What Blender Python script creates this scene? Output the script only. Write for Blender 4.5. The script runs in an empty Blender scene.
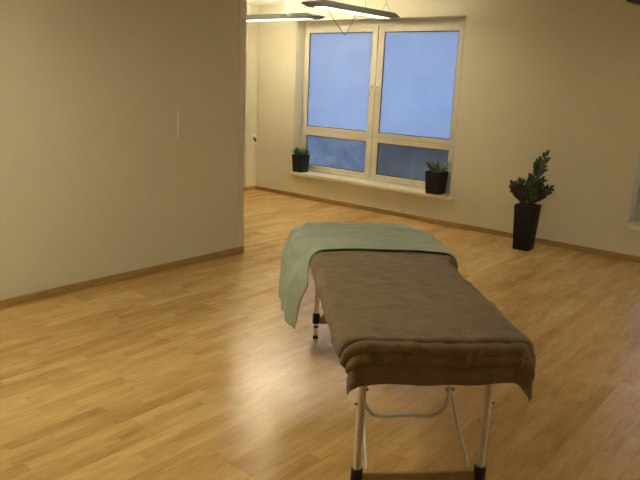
import bpy, bmesh, math, random
from mathutils import Vector, Matrix
random.seed(7)
C = bpy.context.scene.collection
S = bpy.context.scene
PI = math.pi

# ------------------------------------------------------------------ helpers
def tag(o, label=None, cat=None, group=None, kind=None):
    if label: o['label'] = label
    if cat: o['category'] = cat
    if group: o['group'] = group
    if kind: o['kind'] = kind
    return o

def empty(name, loc=(0, 0, 0), rz=0.0):
    o = bpy.data.objects.new(name, None)
    o.location = loc
    o.rotation_euler = (0, 0, rz)
    o.empty_display_size = 0.1
    C.objects.link(o)
    return o

def obj(name, bm, mat, parent=None, smooth=False, loc=None, autosmooth=None):
    bmesh.ops.recalc_face_normals(bm, faces=bm.faces)
    me = bpy.data.meshes.new(name)
    bm.to_mesh(me)
    bm.free()
    me.materials.append(mat)
    if smooth:
        for p in me.polygons: p.use_smooth = True
    if autosmooth:
        for p in me.polygons: p.use_smooth = True
        me.set_sharp_from_angle(angle=math.radians(autosmooth))
    o = bpy.data.objects.new(name, me)
    C.objects.link(o)
    if parent: o.parent = parent
    if loc: o.location = loc
    return o

def box(bm, lo, hi, bev=0.0, seg=2):
    lo = Vector(lo); hi = Vector(hi)
    r = bmesh.ops.create_cube(bm, size=1.0)
    vs = r['verts']
    for v in vs:
        v.co = Vector(((v.co[k] + .5) * (hi[k] - lo[k]) + lo[k]) for k in range(3))
    if bev > 0:
        es = list({e for v in vs for e in v.link_edges})
        bmesh.ops.bevel(bm, geom=es, offset=bev, segments=seg, affect='EDGES', profile=0.5)
    return bm

def boxes(*bs, bev=0.0):
    bm = bmesh.new()
    for lo, hi in bs: box(bm, lo, hi, bev)
    return bm

def frame_between(a, b):
    z = (b - a).normalized()
    up = Vector((0, 0, 1)) if abs(z.z) < .95 else Vector((1, 0, 0))
    x = up.cross(z).normalized()
    return x, z.cross(x)

def tube(bm, pts, r, n=10, caps=True):
    pts = [Vector(p) for p in pts]
    rs = r if isinstance(r, (list, tuple)) else [r] * len(pts)
    rings = []
    px = None
    for i, p in enumerate(pts):
        a = pts[max(0, i - 1)]; b = pts[min(len(pts) - 1, i + 1)]
        t = (b - a).normalized()
        if px is None:
            px, _ = frame_between(a, b)
        x = (px - t * px.dot(t)).normalized()
        y = t.cross(x)
        px = x
        rings.append([bm.verts.new(p + (x * math.cos(2 * PI * k / n) + y * math.sin(2 * PI * k / n)) * rs[i]) for k in range(n)])
    for i in range(len(rings) - 1):
        for k in range(n):
            bm.faces.new((rings[i][k], rings[i][(k + 1) % n], rings[i + 1][(k + 1) % n], rings[i + 1][k]))
    if caps:
        bm.faces.new(rings[0][::-1]); bm.faces.new(rings[-1])
    return bm

def smooth_path(pts, n=8):
    P = [Vector(p) for p in pts]
    out = []
    for i in range(len(P) - 1):
        p0 = P[max(0, i - 1)]; p1 = P[i]; p2 = P[i + 1]; p3 = P[min(len(P) - 1, i + 2)]
        for k in range(n):
            t = k / n
            out.append(.5 * ((2 * p1) + (p2 - p0) * t + (2 * p0 - 5 * p1 + 4 * p2 - p3) * t * t + (3 * p1 - p0 - 3 * p2 + p3) * t ** 3))
    out.append(P[-1])
    return out

def rrect(w, d, r, n=4):
    pts = []
    for cx, cy, a0 in ((w - r, d - r, 0), (-w + r, d - r, 90), (-w + r, -d + r, 180), (w - r, -d + r, 270)):
        for k in range(n + 1):
            a = math.radians(a0 + 90 * k / n)
            pts.append((cx + r * math.cos(a), cy + r * math.sin(a)))
    return pts

def loft(bm, rings, cap0=True, cap1=True):
    R = [[bm.verts.new(p) for p in ring] for ring in rings]
    n = len(R[0])
    for i in range(len(R) - 1):
        for k in range(n):
            bm.faces.new((R[i][k], R[i][(k + 1) % n], R[i + 1][(k + 1) % n], R[i + 1][k]))
    if cap0: bm.faces.new(R[0][::-1])
    if cap1: bm.faces.new(R[-1])
    return bm

# ------------------------------------------------------------------ materials
def mat(name):
    m = bpy.data.materials.new(name)
    m.use_nodes = True
    return m, m.node_tree.nodes, m.node_tree.links, m.node_tree.nodes['Principled BSDF']

def plain(name, col, rough=.5, metal=0.0, noise=.06, scale=30.0, bump=0.0, spec=.5):
    m, N, L, P = mat(name)
    P.inputs['Roughness'].default_value = rough
    P.inputs['Metallic'].default_value = metal
    P.inputs['Specular IOR Level'].default_value = spec
    tc = N.new('ShaderNodeTexCoord')
    nz = N.new('ShaderNodeTexNoise'); nz.inputs['Scale'].default_value = scale; nz.inputs['Detail'].default_value = 4
    L.new(tc.outputs['Object'], nz.inputs['Vector'])
    rp = N.new('ShaderNodeValToRGB')
    a = [c * (1 - noise) for c in col]; b = [min(1, c * (1 + noise)) for c in col]
    rp.color_ramp.elements[0].position = .3; rp.color_ramp.elements[0].color = (*a, 1)
    rp.color_ramp.elements[1].position = .7; rp.color_ramp.elements[1].color = (*b, 1)
    L.new(nz.outputs['Fac'], rp.inputs['Fac']); L.new(rp.outputs['Color'], P.inputs['Base Color'])
    if bump:
        bp = N.new('ShaderNodeBump'); bp.inputs['Strength'].default_value = bump; bp.inputs['Distance'].default_value = .002
        L.new(nz.outputs['Fac'], bp.inputs['Height']); L.new(bp.outputs['Normal'], P.inputs['Normal'])
    return m

def emitter(name, col, strength):
    m, N, L, P = mat(name)
    P.inputs['Base Color'].default_value = (.8, .8, .78, 1)
    P.inputs['Emission Color'].default_value = (*col, 1)
    P.inputs['Emission Strength'].default_value = strength
    return m

WALL = (.715, .665, .52)
M_wall = plain('wall_paint', WALL, .75, noise=.015, scale=3, spec=.25)
M_ceil = plain('ceiling_paint', (.86, .84, .78), .85, noise=.015, scale=3, spec=.2)
M_frame = plain('painted_window_wood', (.70, .65, .53), .4, noise=.03, scale=12)
M_sill = plain('white_sill', (.82, .76, .64), .4, noise=.02, scale=8)
M_white = plain('white_plastic', (.85, .83, .78), .4, noise=.02)
M_black = plain('black_plastic', (.012, .012, .014), .45, noise=.2)
M_grey = plain('grey_aluminium', (.085, .078, .068), .5, metal=.2, noise=.05)
M_steel = plain('dull_steel', (.35, .33, .30), .35, metal=.9, noise=.05)
M_leg = plain('cream_enamel_tube', (.74, .69, .60), .35, noise=.03)
M_barwood = plain('varnished_beech_bar', (.36, .25, .11), .45, noise=.15, scale=25)
M_pad = plain('beige_vinyl', (.55, .48, .36), .5, noise=.04, bump=.2, scale=80)
M_pot = plain('dark_brown_pot', (.012, .009, .007), .55, noise=.2, scale=40, spec=.25)
M_soil = plain('dark_soil', (.03, .02, .012), .95, noise=.5, scale=120, bump=.6)
M_cord = plain('dark_cord', (.09, .07, .05), .6)
M_wire = plain('thin_dark_wire', (.07, .055, .035), .6)
M_rubber = plain('black_rubber', (.02, .02, .02), .7)
M_door = plain('door_paint', (.7, .62, .48), .5, noise=.02)

def make_leaf_mat(name, a, b):
    m, N, L, P = mat(name)
    tc = N.new('ShaderNodeTexCoord')
    nz = N.new('ShaderNodeTexNoise'); nz.inputs['Scale'].default_value = 14; nz.inputs['Detail'].default_value = 3
    L.new(tc.outputs['Object'], nz.inputs['Vector'])
    rp = N.new('ShaderNodeValToRGB')
    rp.color_ramp.elements[0].position = .35; rp.color_ramp.elements[0].color = (*a, 1)
    rp.color_ramp.elements[1].position = .65; rp.color_ramp.elements[1].color = (*b, 1)
    L.new(nz.outputs['Fac'], rp.inputs['Fac']); L.new(rp.outputs['Color'], P.inputs['Base Color'])
    P.inputs['Roughness'].default_value = .35
    return m
M_leaf = make_leaf_mat('green_leaf', (.022, .045, .016), (.06, .10, .032))
M_leaf2 = make_leaf_mat('bright_leaf', (.028, .085, .02), (.07, .16, .045))
M_leaf3 = make_leaf_mat('bronze_leaf', (.03, .022, .014), (.06, .045, .025))
M_leaf4 = make_leaf_mat('grey_green_leaf', (.07, .11, .06), (.15, .20, .12))
M_stem = plain('plant_stem', (.045, .06, .02), .5, noise=.2)

# --- wood trim
def make_trim():
    m, N, L, P = mat('varnished_wood_skirting')
    tc = N.new('ShaderNodeTexCoord')
    mp = N.new('ShaderNodeMapping'); mp.inputs['Scale'].default_value = (6, 6, 60)
    L.new(tc.outputs['Object'], mp.inputs['Vector'])
    nz = N.new('ShaderNodeTexNoise'); nz.inputs['Scale'].default_value = 1; nz.inputs['Detail'].default_value = 5
    L.new(mp.outputs['Vector'], nz.inputs['Vector'])
    rp = N.new('ShaderNodeValToRGB')
    rp.color_ramp.elements[0].position = .3; rp.color_ramp.elements[0].color = (.31, .19, .065, 1)
    rp.color_ramp.elements[1].position = .7; rp.color_ramp.elements[1].color = (.46, .30, .11, 1)
    L.new(nz.outputs['Fac'], rp.inputs['Fac']); L.new(rp.outputs['Color'], P.inputs['Base Color'])
    P.inputs['Roughness'].default_value = .4
    return m
M_trim = make_trim()

# --- three-strip parquet running along Y
def make_floor():
    m, N, L, P = mat('three_strip_parquet')
    def math_(op, a, b=None, c=None):
        n = N.new('ShaderNodeMath'); n.operation = op
        for k, v in enumerate((a, b, c)):
            if v is None: continue
            if hasattr(v, 'is_linked') or isinstance(v, bpy.types.NodeSocket): L.new(v, n.inputs[k])
            else: n.inputs[k].default_value = v
        return n.outputs[0]
    geo = N.new('ShaderNodeNewGeometry')
    sp = N.new('ShaderNodeSeparateXYZ'); L.new(geo.outputs['Position'], sp.inputs[0])
    X, Y = sp.outputs['X'], sp.outputs['Y']
    xs = math_('DIVIDE', X, .066)
    row = math_('FLOOR', xs)
    w1 = N.new('ShaderNodeTexWhiteNoise'); w1.noise_dimensions = '1D'; L.new(row, w1.inputs['W'])
    yo = math_('ADD', math_('DIVIDE', Y, .46), math_('MULTIPLY', w1.outputs['Value'], 7.0))
    col = math_('FLOOR', yo)
    cb = N.new('ShaderNodeCombineXYZ'); L.new(row, cb.inputs[0]); L.new(col, cb.inputs[1])
    w2 = N.new('ShaderNodeTexWhiteNoise'); w2.noise_dimensions = '3D'; L.new(cb.outputs[0], w2.inputs['Vector'])
    # board level (three strips wide) tone
    brow = math_('FLOOR', math_('DIVIDE', row, 3.0))
    w3 = N.new('ShaderNodeTexWhiteNoise'); w3.noise_dimensions = '1D'; L.new(math_('ADD', brow, .37), w3.inputs['W'])
    bcol = math_('FLOOR', math_('ADD', math_('DIVIDE', Y, 2.2), math_('MULTIPLY', w3.outputs['Value'], 5.0)))
    cb2 = N.new('ShaderNodeCombineXYZ'); L.new(brow, cb2.inputs[0]); L.new(bcol, cb2.inputs[1])
    w4 = N.new('ShaderNodeTexWhiteNoise'); w4.noise_dimensions = '3D'; L.new(cb2.outputs[0], w4.inputs['Vector'])
    # grain
    vm = N.new('ShaderNodeVectorMath'); vm.operation = 'MULTIPLY'; vm.inputs[1].default_value = (34, 5.0, 1)
    L.new(geo.outputs['Position'], vm.inputs[0])
    va = N.new('ShaderNodeVectorMath'); va.operation = 'ADD'; L.new(vm.outputs[0], va.inputs[0])
    vs = N.new('ShaderNodeVectorMath'); vs.operation = 'SCALE'; vs.inputs['Scale'].default_value = 40; L.new(w2.outputs['Color'], vs.inputs[0])
    L.new(vs.outputs[0], va.inputs[1])
    nz = N.new('ShaderNodeTexNoise'); nz.inputs['Scale'].default_value = 1; nz.inputs['Detail'].default_value = 5; nz.inputs['Roughness'].default_value = .6
    nz.inputs['Distortion'].default_value = .8
    L.new(va.outputs[0], nz.inputs['Vector'])
    t = math_('ADD', math_('MULTIPLY', w2.outputs['Value'], .16), math_('MULTIPLY', w4.outputs['Value'], .20))
    nb = N.new('ShaderNodeTexNoise'); nb.inputs['Scale'].default_value = 1; nb.inputs['Detail'].default_value = 4
    vb = N.new('ShaderNodeVectorMath'); vb.operation = 'MULTIPLY'; vb.inputs[1].default_value = (9, 2.5, 1)
    L.new(geo.outputs['Position'], vb.inputs[0]); L.new(vb.outputs[0], nb.inputs['Vector'])
    t = math_('ADD', t, math_('MULTIPLY', nb.outputs['Fac'], .34))
    t = math_('ADD', t, math_('MULTIPLY', nz.outputs['Fac'], .52))
    rp = N.new('ShaderNodeValToRGB')
    e = rp.color_ramp.elements
    e[0].position = .36; e[0].color = (.40, .225, .066, 1)
    e[1].position = .84; e[1].color = (.74, .51, .225, 1)
    k = e.new(.53); k.color = (.55, .34, .115, 1)
    k = e.new(.66); k.color = (.635, .415, .155, 1)
    L.new(t, rp.inputs['Fac'])
    # seams
    fx = math_('FRACT', xs)
    ex = math_('MINIMUM', fx, math_('SUBTRACT', 1.0, fx))
    fy = math_('FRACT', yo)
    ey = math_('MULTIPLY', math_('MINIMUM', fy, math_('SUBTRACT', 1.0, fy)), 7.0)
    seam = math_('LESS_THAN', math_('MINIMUM', ex, ey), .018)
    mx = N.new('ShaderNodeMixRGB'); mx.blend_type = 'MULTIPLY'
    L.new(math_('MULTIPLY', seam, .28), mx.inputs['Fac']); L.new(rp.outputs['Color'], mx.inputs['Color1']); mx.inputs['Color2'].default_value = (.35, .25, .15, 1)
    L.new(mx.outputs['Color'], P.inputs['Base Color'])
    # satin lacquer
    P.inputs['Roughness'].default_value = .27
    P.inputs['Specular IOR Level'].default_value = .72
    bp = N.new('ShaderNodeBump'); bp.inputs['Strength'].default_value = .12; bp.inputs['Distance'].default_value = .002
    L.new(nz.outputs['Fac'], bp.inputs['Height']); L.new(bp.outputs['Normal'], P.inputs['Normal'])
    return m
M_floor = make_floor()

# --- towelling
def make_towel(name, a, b, bumps=.7):
    m, N, L, P = mat(name)
    tc = N.new('ShaderNodeTexCoord')
    n1 = N.new('ShaderNodeTexNoise'); n1.inputs['Scale'].default_value = 420; n1.inputs['Detail'].default_value = 2
    n2 = N.new('ShaderNodeTexNoise'); n2.inputs['Scale'].default_value = 14; n2.inputs['Detail'].default_value = 5
    L.new(tc.outputs['Object'], n1.inputs['Vector']); L.new(tc.outputs['Object'], n2.inputs['Vector'])
    rp = N.new('ShaderNodeValToRGB')
    rp.color_ramp.elements[0].position = .3; rp.color_ramp.elements[0].color = (*a, 1)
    rp.color_ramp.elements[1].position = .7; rp.color_ramp.elements[1].color = (*b, 1)
    L.new(n2.outputs['Fac'], rp.inputs['Fac']); L.new(rp.outputs['Color'], P.inputs['Base Color'])
    ad = N.new('ShaderNodeMath'); ad.operation = 'MULTIPLY_ADD'; ad.inputs[1].default_value = 3.0
    L.new(n2.outputs['Fac'], ad.inputs[0]); L.new(n1.outputs['Fac'], ad.inputs[2])
    bp = N.new('ShaderNodeBump'); bp.inputs['Strength'].default_value = bumps; bp.inputs['Distance'].default_value = .004
    L.new(ad.outputs[0], bp.inputs['Height']); L.new(bp.outputs['Normal'], P.inputs['Normal'])
    P.inputs['Roughness'].default_value = .95
    P.inputs['Specular IOR Level'].default_value = .1
    P.inputs['Sheen Weight'].default_value = .15
    P.inputs['Sheen Roughness'].default_value = .5
    return m
M_brown = make_towel('brown_terry', (.205, .152, .09), (.275, .205, .122))
M_green = make_towel('sage_green_terry', (.36, .44, .36), (.43, .51, .43), .35)

# --- frosted panes
def make_pane(name, film, clear, patches, tint=(.85, .92, 1.0)):
    """frosted film on glass: scatters the daylight behind, keeps a soft room reflection"""
    m, N, L, P = mat(name)
    out = [n for n in N if n.type == 'OUTPUT_MATERIAL'][0]
    N.remove(P)
    tc = N.new('ShaderNodeTexCoord')
    nz = N.new('ShaderNodeTexNoise'); nz.inputs['Scale'].default_value = 2.6; nz.inputs['Detail'].default_value = 3.5; nz.inputs['Distortion'].default_value = .6
    L.new(tc.outputs['Object'], nz.inputs['Vector'])
    rp = N.new('ShaderNodeValToRGB')
    rp.color_ramp.elements[0].position = .35; rp.color_ramp.elements[0].color = tuple(c * (1 - patches) for c in film) + (1,)
    rp.color_ramp.elements[1].position = .72; rp.color_ramp.elements[1].color = (*film, 1)
    L.new(nz.outputs['Fac'], rp.inputs['Fac'])
    tl = N.new('ShaderNodeBsdfTranslucent'); L.new(rp.outputs['Color'], tl.inputs['Color'])
    tr = N.new('ShaderNodeBsdfTransparent'); tr.inputs['Color'].default_value = (*tint, 1)
    m1 = N.new('ShaderNodeMixShader'); m1.inputs[0].default_value = clear
    L.new(tl.outputs[0], m1.inputs[1]); L.new(tr.outputs[0], m1.inputs[2])
    gl = N.new('ShaderNodeBsdfGlossy'); gl.inputs['Roughness'].default_value = .12; gl.inputs['Color'].default_value = (1, 1, 1, 1)
    fr = N.new('ShaderNodeFresnel'); fr.inputs['IOR'].default_value = 1.4
    m2 = N.new('ShaderNodeMixShader'); L.new(fr.outputs[0], m2.inputs[0])
    L.new(m1.outputs[0], m2.inputs[1]); L.new(gl.outputs[0], m2.inputs[2])
    L.new(m2.outputs[0], out.inputs['Surface'])
    return m
M_pane_up = make_pane('frosted_pane', (.80, .80, .80), .10, .08)
M_pane_low = make_pane('mottled_pane', (.66, .62, .56), .22, .42)
M_pane_low_dark = make_pane('smoked_pane', (.47, .39, .30), .12, .30)
M_ground = plain('outside_paving', (.20, .19, .18), .9, noise=.2, scale=4)

# ------------------------------------------------------------------ room dimensions (metres; camera stands over the origin)
XL, XR, YB, YF, ZC = -6.67, 3.2, -3.0, 6.67, 2.53
WT = .32                                  # outer wall thickness
W1 = (-5.97, -3.53); W2 = (-1.60, .84)    # window openings along X
WZ = (.355, 2.315)
XP, YP = -4.22, 4.06                      # partition face, partition end

def struct(name, bm, m, parent=None, **k):
    o = obj(name, bm, m, parent, **k)
    if parent is None: o['kind'] = 'structure'
    return o

struct('floor', boxes(((XL - .2, YB - .2, -.1), (XR + .2, YF + .2, 0))), M_floor)
struct('ceiling', boxes(((XL - .2, YB - .2, ZC), (XR + .2, YF + .4, ZC + .12))), M_ceil)
# window wall in pieces around the two openings
y0, y1 = YF, YF + WT
struct('wall_far', boxes(((XL - .2, y0, 0), (XR + .2, y1, WZ[0] - .03)), ((XL - .2, y0, WZ[1]), (XR + .2, y1, ZC)),
                         ((XL - .2, y0, WZ[0] - .03), (W1[0], y1, WZ[1])), ((W1[1], y0, WZ[0] - .03), (W2[0], y1, WZ[1])),
                         ((W2[1], y0, WZ[0] - .03), (XR + .2, y1, WZ[1]))), M_wall)
struct('wall_left', boxes(((XL - .2, YB - .2, 0), (XL, YF, ZC))), M_wall)
struct('wall_right', boxes(((XR, YB - .2, 0), (XR + .2, YF, ZC))), M_wall)
struct('wall_back', boxes(((XL, YB - .2, 0), (XR, YB, ZC))), M_wall)

def make_partition_mat():
    """wall paint with one pale vertical scuff mark"""
    m, N, L, P = mat('partition_paint')
    P.inputs['Roughness'].default_value = .7; P.inputs['Specular IOR Level'].default_value = .3
    geo = N.new('ShaderNodeNewGeometry'); sp = N.new('ShaderNodeSeparateXYZ'); L.new(geo.outputs['Position'], sp.inputs[0])
    nz = N.new('ShaderNodeTexNoise'); nz.inputs['Scale'].default_value = 7; L.new(geo.outputs['Position'], nz.inputs['Vector'])
    def mr(sock, a, b, c, d):
        n = N.new('ShaderNodeMapRange'); n.inputs[1].default_value = a; n.inputs[2].default_value = b; n.inputs[3].default_value = c; n.inputs[4].default_value = d
        L.new(sock, n.inputs[0]); return n.outputs[0]
    def mul(a, b):
        n = N.new('ShaderNodeMath'); n.operation = 'MULTIPLY'; L.new(a, n.inputs[0]); L.new(b, n.inputs[1]); return n.outputs[0]
    off = N.new('ShaderNodeMath'); off.operation = 'MULTIPLY_ADD'; off.inputs[1].default_value = .05; L.new(nz.outputs['Fac'], off.inputs[0]); L.new(sp.outputs['Y'], off.inputs[2])
    k = mul(mul(mr(off.outputs[0], 3.345, 3.355, 0, 1), mr(off.outputs[0], 3.362, 3.37, 1, 0)),
            mul(mr(sp.outputs['Z'], 1.04, 1.10, 0, 1), mr(sp.outputs['Z'], 1.22, 1.32, 1, 0)))
    mx = N.new('ShaderNodeMixRGB'); L.new(k, mx.inputs['Fac'])
    mx.inputs['Color1'].default_value = (*[c * .97 for c in WALL], 1); mx.inputs['Color2'].default_value = (.95, .88, .70, 1)
    L.new(mx.outputs['Color'], P.inputs['Base Color'])
    return m
M_part = make_partition_mat()
struct('wall_inner', boxes(((XP - .12, YB, 0), (XP, YP, ZC))), M_part)
tr = boxes(((XP - .006, YP - .072, .055), (XP + .006, YP + .008, ZC)), ((XP - .126, YP, .055), (XP + .006, YP + .008, ZC)), bev=.002)
struct('trim_1', tr, M_frame)

def skirting(name, x0, y0_, x1, y1_):
    lo = (min(x0, x1), min(y0_, y1_), 0); hi = (max(x0, x1), max(y0_, y1_), .055)
    bm = bmesh.new(); box(bm, lo, hi, .004)
    return struct(name, bm, M_trim)
skirting('baseboard_far', XL, YF - .016, XR, YF)
skirting('baseboard_left', XL, YB, XL + .016, YF - .016)
skirting('baseboard_right', XR - .016, YB, XR, YF - .016)
skirting('baseboard_inner', XP, YB, XP + .018, YP + .012)
skirting('baseboard_end', XP - .12, YP + .0, XP, YP + .012)
skirting('baseboard_back', XP + .018, YB, XR - .016, YB + .016)

# ------------------------------------------------------------------ windows
def window(name, xa, xb, lower_mats):
    w = empty(name, ((xa + xb) / 2, YF + .18, WZ[0])); w['kind'] = 'structure'
    hw = (xb - xa) / 2; H = WZ[1] - WZ[0]; mc = -.02
    yf0, yf1 = 0.0, .075                       # frame depth, local
    fr = boxes(((-hw, yf0, 0), (-hw + .04, yf1, H)), ((hw - .09, yf0, 0), (hw, yf1, H)), ((-hw + .04, yf0, H - .062), (hw - .09, yf1, H)),
               ((-hw + .04, -.028, 0), (hw - .09, yf1, .035)), ((mc - .03, yf0, .035), (mc + .03, yf1, H - .062)),
               ((-hw + .04, yf0, .548), (mc - .03, yf1, .572)), ((mc + .03, yf0, .548), (hw - .09, yf1, .572)), bev=.003)
    obj('window_frame', fr, M_frame, w)
    for si, (a, b) in enumerate(((-hw + .042, mc - .005), (mc + .005, hw - .092))):
        for kk, (z0, z1) in enumerate(((.037, .555), (.565, H - .064))):
            sl, sr = (.058, .085) if si == 0 else (.085, .058)
            yy0, yy1 = -.028, -.001
            if kk == 0: zb, zt = .055, .064
            else: zb, zt = .049, .075
            bm = boxes(((a, yy0, z0), (a + sl, yy1, z1)), ((b - sr, yy0, z0), (b, yy1, z1)),
                       ((a + sl, yy0, z0), (b - sr, yy1, z0 + zb)), ((a + sl, yy0, z1 - zt), (b - sr, yy1, z1)), bev=.004)
            sash = obj('sash', bm, M_frame, w)
            # dark rubber seal around the glass
            q = .007
            bm = boxes(((a + sl, -.016, z0 + zb), (a + sl + q, -.002, z1 - zt)), ((b - sr - q, -.016, z0 + zb), (b - sr, -.002, z1 - zt)),
                       ((a + sl + q, -.016, z0 + zb), (b - sr - q, -.002, z0 + zb + q)), ((a + sl + q, -.016, z1 - zt - q), (b - sr - q, -.002, z1 - zt)))
            obj('seal', bm, M_rubber, sash)
            bm = boxes(((a + sl, -.012, z0 + zb), (b - sr, -.006, z1 - zt)))
            obj('pane', bm, M_pane_up if kk else lower_mats[si], sash)
    # turn handle on each upper sash, hinge on the outer stile
    for sx in (-1, 1):
        bm = bmesh.new()
        x = mc + sx * .045
        box(bm, (x - .012, -.038, 1.13), (x + .012, -.028, 1.20), .003)
        box(bm, (x - .007, -.056, 1.155), (x + .007, -.038, 1.175), .002)
        box(bm, (x - .009, -.064, 1.06), (x + .009, -.054, 1.18), .004)
        obj('handle', bm, M_frame, w)
        for hz in (.75, 1.35, 1.80):
            bm = bmesh.new()
            xx = sx * (hw - (.041 if sx < 0 else .091))
            tube(bm, [(xx, -.026, hz - .03), (xx, -.026, hz + .03)], .007, 8)
            obj('hinge', bm, M_frame, w)
    # sill board, runs into the recess and stands proud of the wall
    bm = boxes(((-hw, -.19, -.03), (hw, .0, 0)), ((-hw + .045, -.272, -.038), (hw + .035, -.19, 0)), bev=.004)
    obj('sill', bm, M_sill, w)
    return w
window('window_1', W1[0], W1[1], (M_pane_low, M_pane_low_dark))
window('window_2', W2[0], W2[1], (M_pane_low, M_pane_low))
struct('ground_outside', boxes(((-16, YF + WT, -.3), (12, YF + 18, -.02))), M_ground)

# ------------------------------------------------------------------ pendant lamps
LAMP = (1.0, .91, .655)
M_lamp_dn = emitter('lamp_diffuser_lit', LAMP, 1.1)
M_lamp_up = emitter('lamp_uplight_lit', LAMP, 38.0)
M_lamp_dn2 = emitter('lamp_diffuser_bright', LAMP, 15.0)
M_lamp_up3 = emitter('lamp_uplight_soft', LAMP, 13.0)
M_lamp_up2 = emitter('lamp_uplight_dim', LAMP, 7.5)
M_lamp_dn3 = emitter('lamp_diffuser_soft', LAMP, 12.5)
M_lamp_off = plain('lamp_diffuser_unlit', (.6, .58, .52), .5)
def lamp(loc, rz, label, lit=True, L=1.36, cord=False, dn=None, up=None):
    t = empty('pendant_lamp', loc, rz)
    tag(t, label, 'lamp', 'linear pendant lamps on thin wires')
    h = L / 2; w = .115
    # flat aluminium body, its two ends drawn to a blunt wedge
    def ring(x, ww, z0, z1):
        return [(x, -ww, z0), (x, ww, z0), (x, ww * .9, z1), (x, -ww * .9, z1)]
    bm = bmesh.new()
    loft(bm, [ring(-h, w * .9, .022, .03), ring(-h + .10, w, 0, .055), ring(h - .10, w, 0, .055), ring(h, w * .9, .022, .03)])
    obj('body', bm, M_grey, t)
    bm = bmesh.new(); box(bm, (-h + .14, -.065, -.002), (h - .14, .065, 0), .0005)
    obj('diffuser', bm, (dn or M_lamp_dn) if lit else M_lamp_off, t)
    bm = bmesh.new(); box(bm, (-h + .16, -.055, .055), (h - .16, .055, .057), .0005)
    obj('uplight', bm, (up or (M_lamp_up2 if dn else M_lamp_up)) if lit else M_lamp_off, t)
    zc = ZC - loc[2]
    for x in (-h + .13, h - .13):
        bm = bmesh.new()
        tube(bm, [(x, -.08, .03), (x, 0, .16)], .0022, 6); tube(bm, [(x, .08, .03), (x, 0, .16)], .0022, 6)
        tube(bm, [(x, 0, .16), (x, 0, zc)], .0022, 6)
        obj('hanging_wire', bm, M_wire, t)
    bm = bmesh.new(); tube(bm, [(h * .28, 0, .04), (h * .28, .004, zc * .6), (h * .28, 0, zc - .02)], .004, 8)
    obj('power_cord', bm, M_cord, t)
    bm = bmesh.new(); tube(bm, [(h * .28, 0, zc - .028), (h * .28, 0, zc - .001)], .045, 20)
    obj('ceiling_rose', bm, M_white, t)
    if cord:
        bm = bmesh.new()
        tube(bm, smooth_path([(-.36, .05, 0), (-.2, .05, -.125), (-.08, .05, -.205), (-.05, .05, -.205), (.02, .05, -.12), (.10, .05, 0)], 6), .0032, 6)
        obj('slack_cord', bm, M_wire, t)
    return t
lamp((-4.185, 5.53, 2.245), PI / 2 - .02, 'lit grey pendant lamp hanging slantwise across the top of the window', cord=True, up=M_lamp_up3)
lamp((-5.54, 5.80, 2.235), .0, 'lit grey pendant lamp above the room corner, beside the edge of the partition wall')
lamp((-.90, 5.60, 2.225), 0, 'unlit grey pendant lamp whose dark tip shows in the top right corner', lit=False)
lamp((-2.70, 1.0, 2.25), PI / 2, 'lit grey pendant lamp facing the bare partition wall, out of the frame', dn=M_lamp_dn2)
lamp((1.7, 4.3, 2.25), 0, 'lit grey pendant lamp before the second window, out of the frame', dn=M_lamp_dn3)

# ------------------------------------------------------------------ massage table
TU, TV = 2.966, .578                                       # centre along / across the table axis
ang = math.radians(135.2)
ux, uy = math.cos(math.radians(134.03)), math.sin(math.radians(134.03))
tcx = TU * ux + TV * uy
tcy = TU * uy - TV * ux
table = empty('massage_table', (tcx, tcy, 0), ang)
tag(table, 'folding massage table on cream tube legs with black caps', 'massage table')
# local axes: +x to the head end (away from the camera), +y to the left in the photo
for s in (-1, 1):
    x0, x1 = (-.925, -.004) if s < 0 else (.004, .925)
    bm = bmesh.new()
    cx, hx = (x0 + x1) / 2, (x1 - x0) / 2
    prof = [(.0, .600), (.0, .625), (.0, .660), (.006, .686), (.02, .699)]
    loft(bm, [[(cx + px, py, z) for px, py in rrect(hx - i, .300 - i, .07 if i < .01 else .06, 5)] for i, z in prof])
    obj('cushion', bm, M_pad, table, autosmooth=50)
for s in (-1, 1):
    bm = boxes(((-.90, s * .27 - .015, .555), (-.005, s * .27 + .015, .600)), ((.005, s * .27 - .015, .555), (.90, s * .27 + .015, .600)), bev=.004)
    obj('side_rail', bm, M_leg, table)
for x in (-.885, -.03, .03, .885):
    bm = boxes(((x - .015, -.255, .56), (x + .015, .255, .598)), bev=.003)
    obj('cross_rail', bm, M_leg, table)
for s in (-1, 1):                                          # armrests at the head end
    bm = bmesh.new()
    loft(bm, [[((.50 if s < 0 else .59) + px, s * .355 + py, z) for px, py in rrect((.30 if s < 0 else .21) - i, .038 - i, .03, 4)] for i, z in ((0, .645), (0, .68), (.008, .696))])
    obj('armrest', bm, M_pad, table, autosmooth=50)
    for x in ((.36, .62) if s < 0 else (.46, .70)):
        obj('armrest_bracket', boxes(((x, s * .325 - .045, .62), (x + .02, s * .325 + .03, .645))), M_steel, table)
LX = .83; LY = .236
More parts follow.
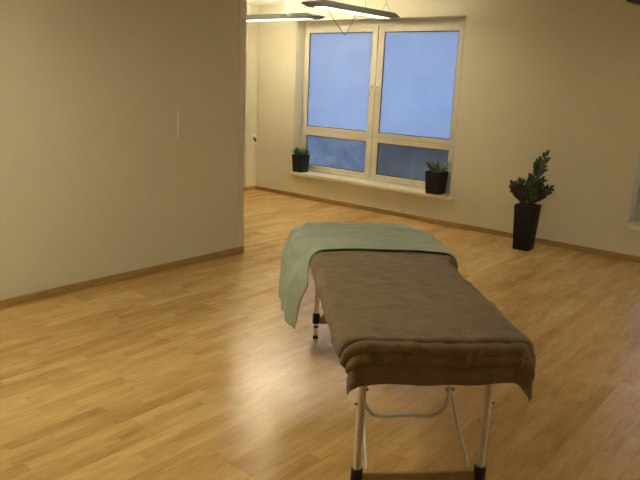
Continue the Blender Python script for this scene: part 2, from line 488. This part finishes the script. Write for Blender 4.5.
for sx in (-1, 1):
    for sy in (-1, 1):
        x, y = sx * LX, sy * LY
        bm = bmesh.new(); tube(bm, [(x, y, .15), (x, y, .575)], .0155, 14)
        leg = obj('leg', bm, M_leg, table, autosmooth=50)
        bm = bmesh.new()
        tube(bm, [(x, y, .100), (x, y, .104), (x, y, .164), (x, y, .168)], [.018, .023, .023, .019], 14)
        obj('leg_cap', bm, M_black, leg, autosmooth=50)
        bm = bmesh.new(); tube(bm, [(x, y, .018), (x, y, .104)], .0115, 12)
        obj('leg_extension', bm, M_leg, leg, autosmooth=50)
        bm = bmesh.new(); tube(bm, [(x, y, .074), (x, y, .086)], .0165, 12)
        obj('lock_ring', bm, M_black, leg, autosmooth=50)
        bm = bmesh.new(); tube(bm, [(x, y, 0), (x, y, .004), (x, y, .022)], [.015, .017, .014], 12)
        obj('foot', bm, M_rubber, leg, autosmooth=50)
        bm = bmesh.new(); tube(bm, [(x - .004, y + sy * .014, .43), (x - .004, y + sy * .024, .43)], .006, 8)
        obj('bolt', bm, M_steel, leg)
        # thin diagonal brace from the leg cap towards the fold in the middle
        a = Vector((sx * (LX - .012), sy * .195, .15)); b = Vector((sx * (TU - 2.76), sy * .172, .575))
        bm = bmesh.new(); tube(bm, [a, b], .0068, 8)
        obj('brace', bm, M_leg, table, autosmooth=50)
    bm = boxes(((sx * LX - .009, -LY + .02, .098), (sx * LX + .009, LY - .02, .145)), bev=.004)
    obj('crossbar', bm, M_barwood, table)
    # bent tube between the two braces
    xx = sx * (TU - 2.40)
    pts = [(xx, .174, .372), (xx, .176, .335), (xx, .17, .285), (xx, .135, .243), (xx, .085, .232), (xx, .03, .237), (xx, -.03, .239), (xx, -.085, .233), (xx, -.138, .243), (xx, -.17, .285), (xx, -.176, .335), (xx, -.174, .372)]
    bm = bmesh.new(); tube(bm, smooth_path(pts, 5), .0085, 10)
    bar = obj('bent_support_tube', bm, M_leg, table, autosmooth=60)
    for sy in (-1, 1):
        bm = bmesh.new(); tube(bm, [(xx - sx * .0, sy * .160, .352), (xx, sy * .198, .352)], .007, 8)
        obj('bolt', bm, M_steel, bar)

# ------------------------------------------------------------------ towels
def sd_rrect(px, py, hx, hy, r):
    qx = abs(px) - hx + r; qy = abs(py) - hy + r
    return math.hypot(max(qx, 0), max(qy, 0)) + min(max(qx, qy), 0) - r
def smin(a, b, k):
    h = max(k - abs(a - b), 0) / k
    return min(a, b) - h * h * k * .25
def support(px, py):
    d = sd_rrect(px, py + .006, .935, .342, .07)
    d = smin(d, sd_rrect(px - .49, py, .325, .405, .06) if py < 0 else sd_rrect(px - .585, py, .23, .41, .06), .06)
    return d
def drape(pa, pb, ztop, R, flare, ruffle=0.0):
    d = support(pa, pb) + R
    if d <= 0:
        return Vector((pa, pb, ztop)), Vector((0, 0, 1)), 0
    e = 1e-3
    nx = (support(pa + e, pb) - support(pa - e, pb)) / (2 * e); ny = (support(pa, pb + e) - support(pa, pb - e)) / (2 * e)
    l = math.hypot(nx, ny) or 1; nx /= l; ny /= l
    qx, qy = pa - nx * d, pb - ny * d
    phi = min(d / R, PI / 2)
    out = R * math.sin(phi); drop = R * (1 - math.cos(phi)); rem = max(0, d - R * PI / 2)
    th = math.atan2(ny, nx)
    o2, dz = flare(pa, pb, rem, nx, ny)
    out += o2; drop += dz
    if ruffle:
        out += ruffle * min(1, rem / .08) * abs(math.sin(2 * th)) * math.sin(7 * th)
    nv = Vector((nx * math.sin(phi), ny * math.sin(phi), math.cos(phi)))
    return Vector((qx + nx * out, qy + ny * out, ztop - drop)), nv, rem

def cloth(name, fn, na, nb, mat_, thick, parent=None):
    bm = bmesh.new()
    G = [[bm.verts.new(fn(i / na, j / nb)) for j in range(nb + 1)] for i in range(na + 1)]
    for i in range(na):
        for j in range(nb):
            bm.faces.new((G[i][j], G[i + 1][j], G[i + 1][j + 1], G[i][j + 1]))
    o = obj(name, bm, mat_, parent, smooth=True)
    # outward (upward) normals
    me = o.data
    if sum(p.normal.z * p.area for p in me.polygons) < 0: me.flip_normals()
    sd = o.modifiers.new('thickness', 'SOLIDIFY'); sd.thickness = thick; sd.offset = 1.0
    return o

from mathutils import noise as mn
def fbm(x, y, s, seed=0.0):
    return mn.noise(Vector((x * s, y * s, seed))) + .5 * mn.noise(Vector((x * s * 2.1, y * s * 2.1, seed + 5)))

def brown(s, t):
    # flat towel coordinates: a along the table, b across
    b = -.435 + t * (.375 + .435)
    s = s * 1.45 if s < .5 else .725 + (s - .5) * .55
    k = (2 * t - 1)
    a_near = -1.060 - .02 * k * k + .006 * math.sin(9 * t)
    a_far = .80
    a = a_far + (a_near - a_far) * s
    def flare(pa, pb, rem, nx, ny):
        o = .05 * rem + .010 * math.sin(pa * 23 + 1.0) * min(1, rem / .1) * abs(ny) + .005 * math.sin(pb * 30) * min(1, rem / .1) * abs(nx)
        if ny < 0: o -= ny * .018 * math.sin(min(1.0, rem / .11) * PI)
        return o, rem * .985
    p, n, rem = drape(a, b, .7045, .042, flare, .014)
    # soft wrinkles on top and woven border bands near the near hem
    w = .0045 * fbm(a, b, 5, 1) + .0022 * fbm(a * .6, b, 18, 3) + .003 * max(0, mn.noise(Vector((a * 16 + b * 5, b * 4.5, 2.2))) - .15) * 3
    edge = a - a_near                                     # distance from the near hem
    for c, h in ((.150, -.009), (.128, .003), (.104, -.006), (.084, .004), (.064, -.006), (.02, .003)):
        w += h * math.exp(-((edge - c - .006 * math.sin(b * 8)) / .0065) ** 2)
    if .06 < edge < .165:
        w += .004 * math.sin(b * 80 + 6 * fbm(a, b, 8, 2)) * math.sin((edge - .06) / .105 * PI) ** .5
    return p + n * (w + .004)
o = cloth('towel', brown, 230, 130, M_brown, .005)
o.location = table.location; o.rotation_euler = table.rotation_euler
tag(o, 'large dark brown terry towel spread over the massage table', 'towel')

def green(s, t):
    # across from the right hem to the long left hang
    b = -.445 + t * (.445 + .80)
    k = max(0.0, b - .33)
    a_near = .26 - .03 * (b / .35) ** 2 * (1 if b < .33 else 0) - (.027 if b >= .33 else 0) + .004 * math.sin(b * 14)
    a_near -= .04 * min(1, max(0, (abs(b) - .22) / .2))
    a_far = 1.06 - .34 * min(1.0, max(0.0, (b - .36) / .25))
    a = a_near + (a_far - a_near) * s
    def flare(pa, pb, rem, nx, ny):
        side = max(0.0, ny)
        o = side * ((.016 + .06 * max(0, pa - .2)) * (1 - math.exp(-rem / .10)) - .02 * rem) + .03 * rem * (1 - side)
        o += .012 * math.sin(pa * 26 + .6) * min(1, rem / .18) * abs(ny)
        return o, rem * (.97)
    p, n, rem = drape(a, b, .712, .055, flare, .012)
    w = .004 * fbm(a * 1.6, b * .5, 6, 9) + .002 * fbm(a * 2, b * .6, 15, 4)
    for c, h in ((.075, .004), (.30, .006), (.47, .007), (.56, -.004)):
        w += h * math.exp(-((a - a_near - c - .02 * b) / .022) ** 2)
    return p + n * (w + .014)
o = cloth('towel', green, 110, 140, M_green, .005)
o.location = table.location; o.rotation_euler = table.rotation_euler
tag(o, 'sage green towel laid across the far end of the massage table, hanging down one side', 'towel')

# ------------------------------------------------------------------ plants
def leaf(bm, base, direction, length, width, droop=.15, up=Vector((0, 0, 1)), n=6, fold=.18, thick=.0012):
    d = Vector(direction).normalized()
    side = d.cross(up)
    if side.length < 1e-3: side = Vector((1, 0, 0))
    side.normalize(); nor = side.cross(d).normalized()
    base = Vector(base)
    top, bot = [], []
    for i in range(n + 1):
        t = i / n
        w = width * .5 * (math.sin(PI * min(1, t ** .8)) ** .8 if 0 < t < 1 else .03)
        c = base + d * (length * t) - Vector((0, 0, 1)) * (droop * length * t * t)
        L_ = c - side * w + nor * (fold * w); R_ = c + side * w + nor * (fold * w)
        top.append((bm.verts.new(L_), bm.verts.new(c), bm.verts.new(R_)))
        k = nor * thick
        bot.append((bm.verts.new(L_ - k * .3), bm.verts.new(c - k), bm.verts.new(R_ - k * .3)))
    for i in range(n):
        for q in (0, 1):
            bm.faces.new((top[i][q], top[i][q + 1], top[i + 1][q + 1], top[i + 1][q]))
            bm.faces.new((bot[i][q], bot[i + 1][q], bot[i + 1][q + 1], bot[i][q + 1]))
        bm.faces.new((top[i][0], top[i + 1][0], bot[i + 1][0], bot[i][0]))
        bm.faces.new((top[i][2], bot[i][2], bot[i + 1][2], top[i + 1][2]))
    bm.faces.new((top[0][0], bot[0][0], bot[0][1], top[0][1])); bm.faces.new((top[0][1], bot[0][1], bot[0][2], top[0][2]))
    bm.faces.new((top[n][0], top[n][1], bot[n][1], bot[n][0])); bm.faces.new((top[n][1], top[n][2], bot[n][2], bot[n][1]))

def square_pot(parent, name, wb, wt, h, wall, r, m):
    bm = bmesh.new()
    rings = []
    for w, z in ((wb - .004, 0), (wb, .004), (wt, h - .003), (wt - .002, h), (wt - wall + .002, h), (wt - wall, h - .003), (wt - wall - .004, h - .04)):
        rings.append([(x, y, z) for x, y in rrect(w, w, r, 4)])
    loft(bm, rings)
    obj(name, bm, m, parent, autosmooth=40)
    bm = bmesh.new()
    w = wt - wall - .003
    base = [(x, y) for x, y in rrect(w, w, r * .8, 4)]
    loft(bm, [[(x, y, h - .032) for x, y in base], [(x * .98, y * .98, h - .022) for x, y in base], [(x * .5, y * .5, h - .015) for x, y in base]])
    obj('soil', bm, M_soil, parent, smooth=True)

# tall planter with a ZZ-like plant
pl = empty('potted_plant', (-2.455, 6.285, 0), math.radians(3))
tag(pl, 'tall dark tapered floor planter holding a plant with glossy upright fronds', 'plant')
square_pot(pl, 'planter', .082, .105, .455, .012, .012, M_pot)
def frond(parent, base, ctrl, tip, nleaf, ln, wd, m, seed):
    rnd = random.Random(seed)
    P = [Vector(base), Vector(ctrl), Vector(tip)]
    def B(t): return P[0] * (1 - t) ** 2 + P[1] * 2 * t * (1 - t) + P[2] * t * t
    bm = bmesh.new()
    tube(bm, [B(i / 12) for i in range(13)], [.008 * (1 - .75 * i / 12) for i in range(13)], 8)
    st = obj('stem', bm, M_stem, parent, smooth=True)
    bm = bmesh.new()
    for i in range(nleaf):
        t = .22 + .74 * i / (nleaf - 1)
        p = B(t); tg = (B(min(1, t + .03)) - B(max(0, t - .03))).normalized()
        sd = tg.cross(Vector((0.35, -1, .2))).normalized()
        s = 1 if i % 2 else -1
        d = sd * s * .62 + tg * .85 + Vector((rnd.uniform(-.2, .2), rnd.uniform(-.45, .35), rnd.uniform(-.1, .2)))
        sc = (.75 + .4 * math.sin(PI * min(1, t))) * rnd.uniform(.85, 1.12)
        leaf(bm, p, d, ln * sc, wd * sc, .12, up=Vector((rnd.uniform(-.3, .3), -.75, .65)))
    leaf(bm, P[2], (P[2] - P[1]), ln * .8, wd * .8, .05, up=Vector((0, -.8, .6)))
    obj('leaflets', bm, m, st, smooth=True)
zb = .435
frond(pl, (.005, 0, zb), (.01, .0, .70), (.115, -.01, .945), 17, .105, .048, M_leaf, 1)
frond(pl, (-.02, -.02, zb), (-.06, -.03, .53), (-.155, -.03, .635), 12, .085, .046, M_leaf3, 2)
frond(pl, (-.01, .03, zb), (-.03, .03, .57), (-.10, .03, .665), 11, .08, .042, M_leaf, 3)
frond(pl, (.03, -.01, zb), (.08, -.02, .55), (.195, -.03, .645), 12, .085, .046, M_leaf3, 4)
frond(pl, (.03, .02, zb), (.04, .02, .58), (.095, .02, .70), 12, .085, .046, M_leaf, 5)
frond(pl, (.0, -.035, zb), (.03, -.05, .60), (.02, -.055, .67), 12, .09, .048, M_leaf, 6)
frond(pl, (-.03, .01, zb), (-.02, .0, .52), (-.035, -.03, .60), 7, .065, .032, M_leaf, 7)
frond(pl, (.035, -.03, zb), (.06, -.05, .50), (.085, -.06, .57), 7, .065, .032, M_leaf, 8)

def sill_plant(x, y, z, wb, wt, h, label, leaves, m, rz):
    t = empty('potted_plant', (x, y, z), rz)
    tag(t, label, 'plant', 'small potted plants on the window sill')
    square_pot(t, 'pot', wb, wt, h, .008, .016, M_pot)
    bm = bmesh.new()
    for (dx, dy, dz, ln, wd, dr) in leaves:
        leaf(bm, (dx * .03, dy * .03, h - .022), (dx, dy, dz), ln, wd, dr, up=Vector((0, 0, 1)) if dz < .95 else Vector((0, -1, .2)), fold=.25, thick=.003)
    obj('leaves', bm, m, t, smooth=True)
    return t
rnd = random.Random(11)
def rosette(n, lmin, lmax, wd, up):
    out = []
    for i in range(n):
        a = 2 * PI * i / n * 2.4 + rnd.uniform(-.3, .3)
        out.append((math.cos(a), math.sin(a), rnd.uniform(*up), rnd.uniform(lmin, lmax), wd * rnd.uniform(.8, 1.2), rnd.uniform(.05, .3)))
    return out
sill_plant(-5.825, 6.68, WZ[0], .080, .092, .235, 'small bushy green plant in a dark square pot at the corner end of the sill', rosette(34, .09, .17, .05, (.6, 2.2)), M_leaf2, .04)
sill_plant(-3.715, 6.655, WZ[0], .088, .103, .255, 'small pale spiky-leaved plant in a dark pot at the near end of the sill', rosette(24, .13, .23, .03, (.7, 2.4)), M_leaf4, .02)

# ------------------------------------------------------------------ wall socket in the corner
so = empty('wall_socket', (XL, 6.595, .745))
tag(so, 'white wall socket with a dark plug low in the far corner', 'socket')
bm = bmesh.new(); box(bm, (0, -.04, -.01), (.02, .04, .06), .004)
obj('face_plate', bm, M_white, so)
bm = bmesh.new(); tube(bm, [(.02, 0, -.0), (.05, 0, -.015), (.055, 0, -.05)], [.018, .02, .012], 10)
obj('plug', bm, M_cord, so, autosmooth=50)
bm = bmesh.new(); tube(bm, smooth_path([(.055, 0, -.05), (.04, .01, -.2), (.028, .02, -.5), (.026, .02, -.66)], 5), .003, 6)
obj('cable', bm, plain('pale_cable', (.5, .42, .3), .5), so, smooth=True)

# ------------------------------------------------------------------ daylight at dusk
w = bpy.data.worlds.new('dusk_sky'); S.world = w; w.use_nodes = True
N = w.node_tree.nodes; L = w.node_tree.links
bg = N['Background']
tc = N.new('ShaderNodeTexCoord'); sp = N.new('ShaderNodeSeparateXYZ'); L.new(tc.outputs['Generated'], sp.inputs[0])
rp = N.new('ShaderNodeValToRGB')
rp.color_ramp.elements[0].position = 0; rp.color_ramp.elements[0].color = (.30, .46, .80, 1)
rp.color_ramp.elements[1].position = .7; rp.color_ramp.elements[1].color = (.22, .38, .76, 1)
L.new(sp.outputs['Z'], rp.inputs['Fac']); L.new(rp.outputs['Color'], bg.inputs['Color'])
bg.inputs['Strength'].default_value = .82

# ------------------------------------------------------------------ camera
yaw, pitch, roll, F, H = -.6823, .2370, -.0440, 652.0, 1.55
fw = Vector((math.sin(yaw) * math.cos(pitch), math.cos(yaw) * math.cos(pitch), -math.sin(pitch)))
rt = Vector((math.cos(yaw), -math.sin(yaw), 0)); dn = fw.cross(rt)
r2 = rt * math.cos(roll) + dn * math.sin(roll); d2 = -rt * math.sin(roll) + dn * math.cos(roll)
cam = bpy.data.cameras.new('camera'); co = bpy.data.objects.new('camera', cam); C.objects.link(co)
M = Matrix.Identity(4)
for k in range(3):
    M[k][0] = r2[k]; M[k][1] = -d2[k]; M[k][2] = -fw[k]
M.translation = Vector((0, 0, H))
co.matrix_world = M
cam.sensor_width = 36; cam.lens = F / 640 * 36; cam.clip_start = .05
S.camera = co
S.view_settings.view_transform = 'Standard'; S.view_settings.look = 'None'
S.view_settings.exposure = 2.1; S.view_settings.gamma = 1
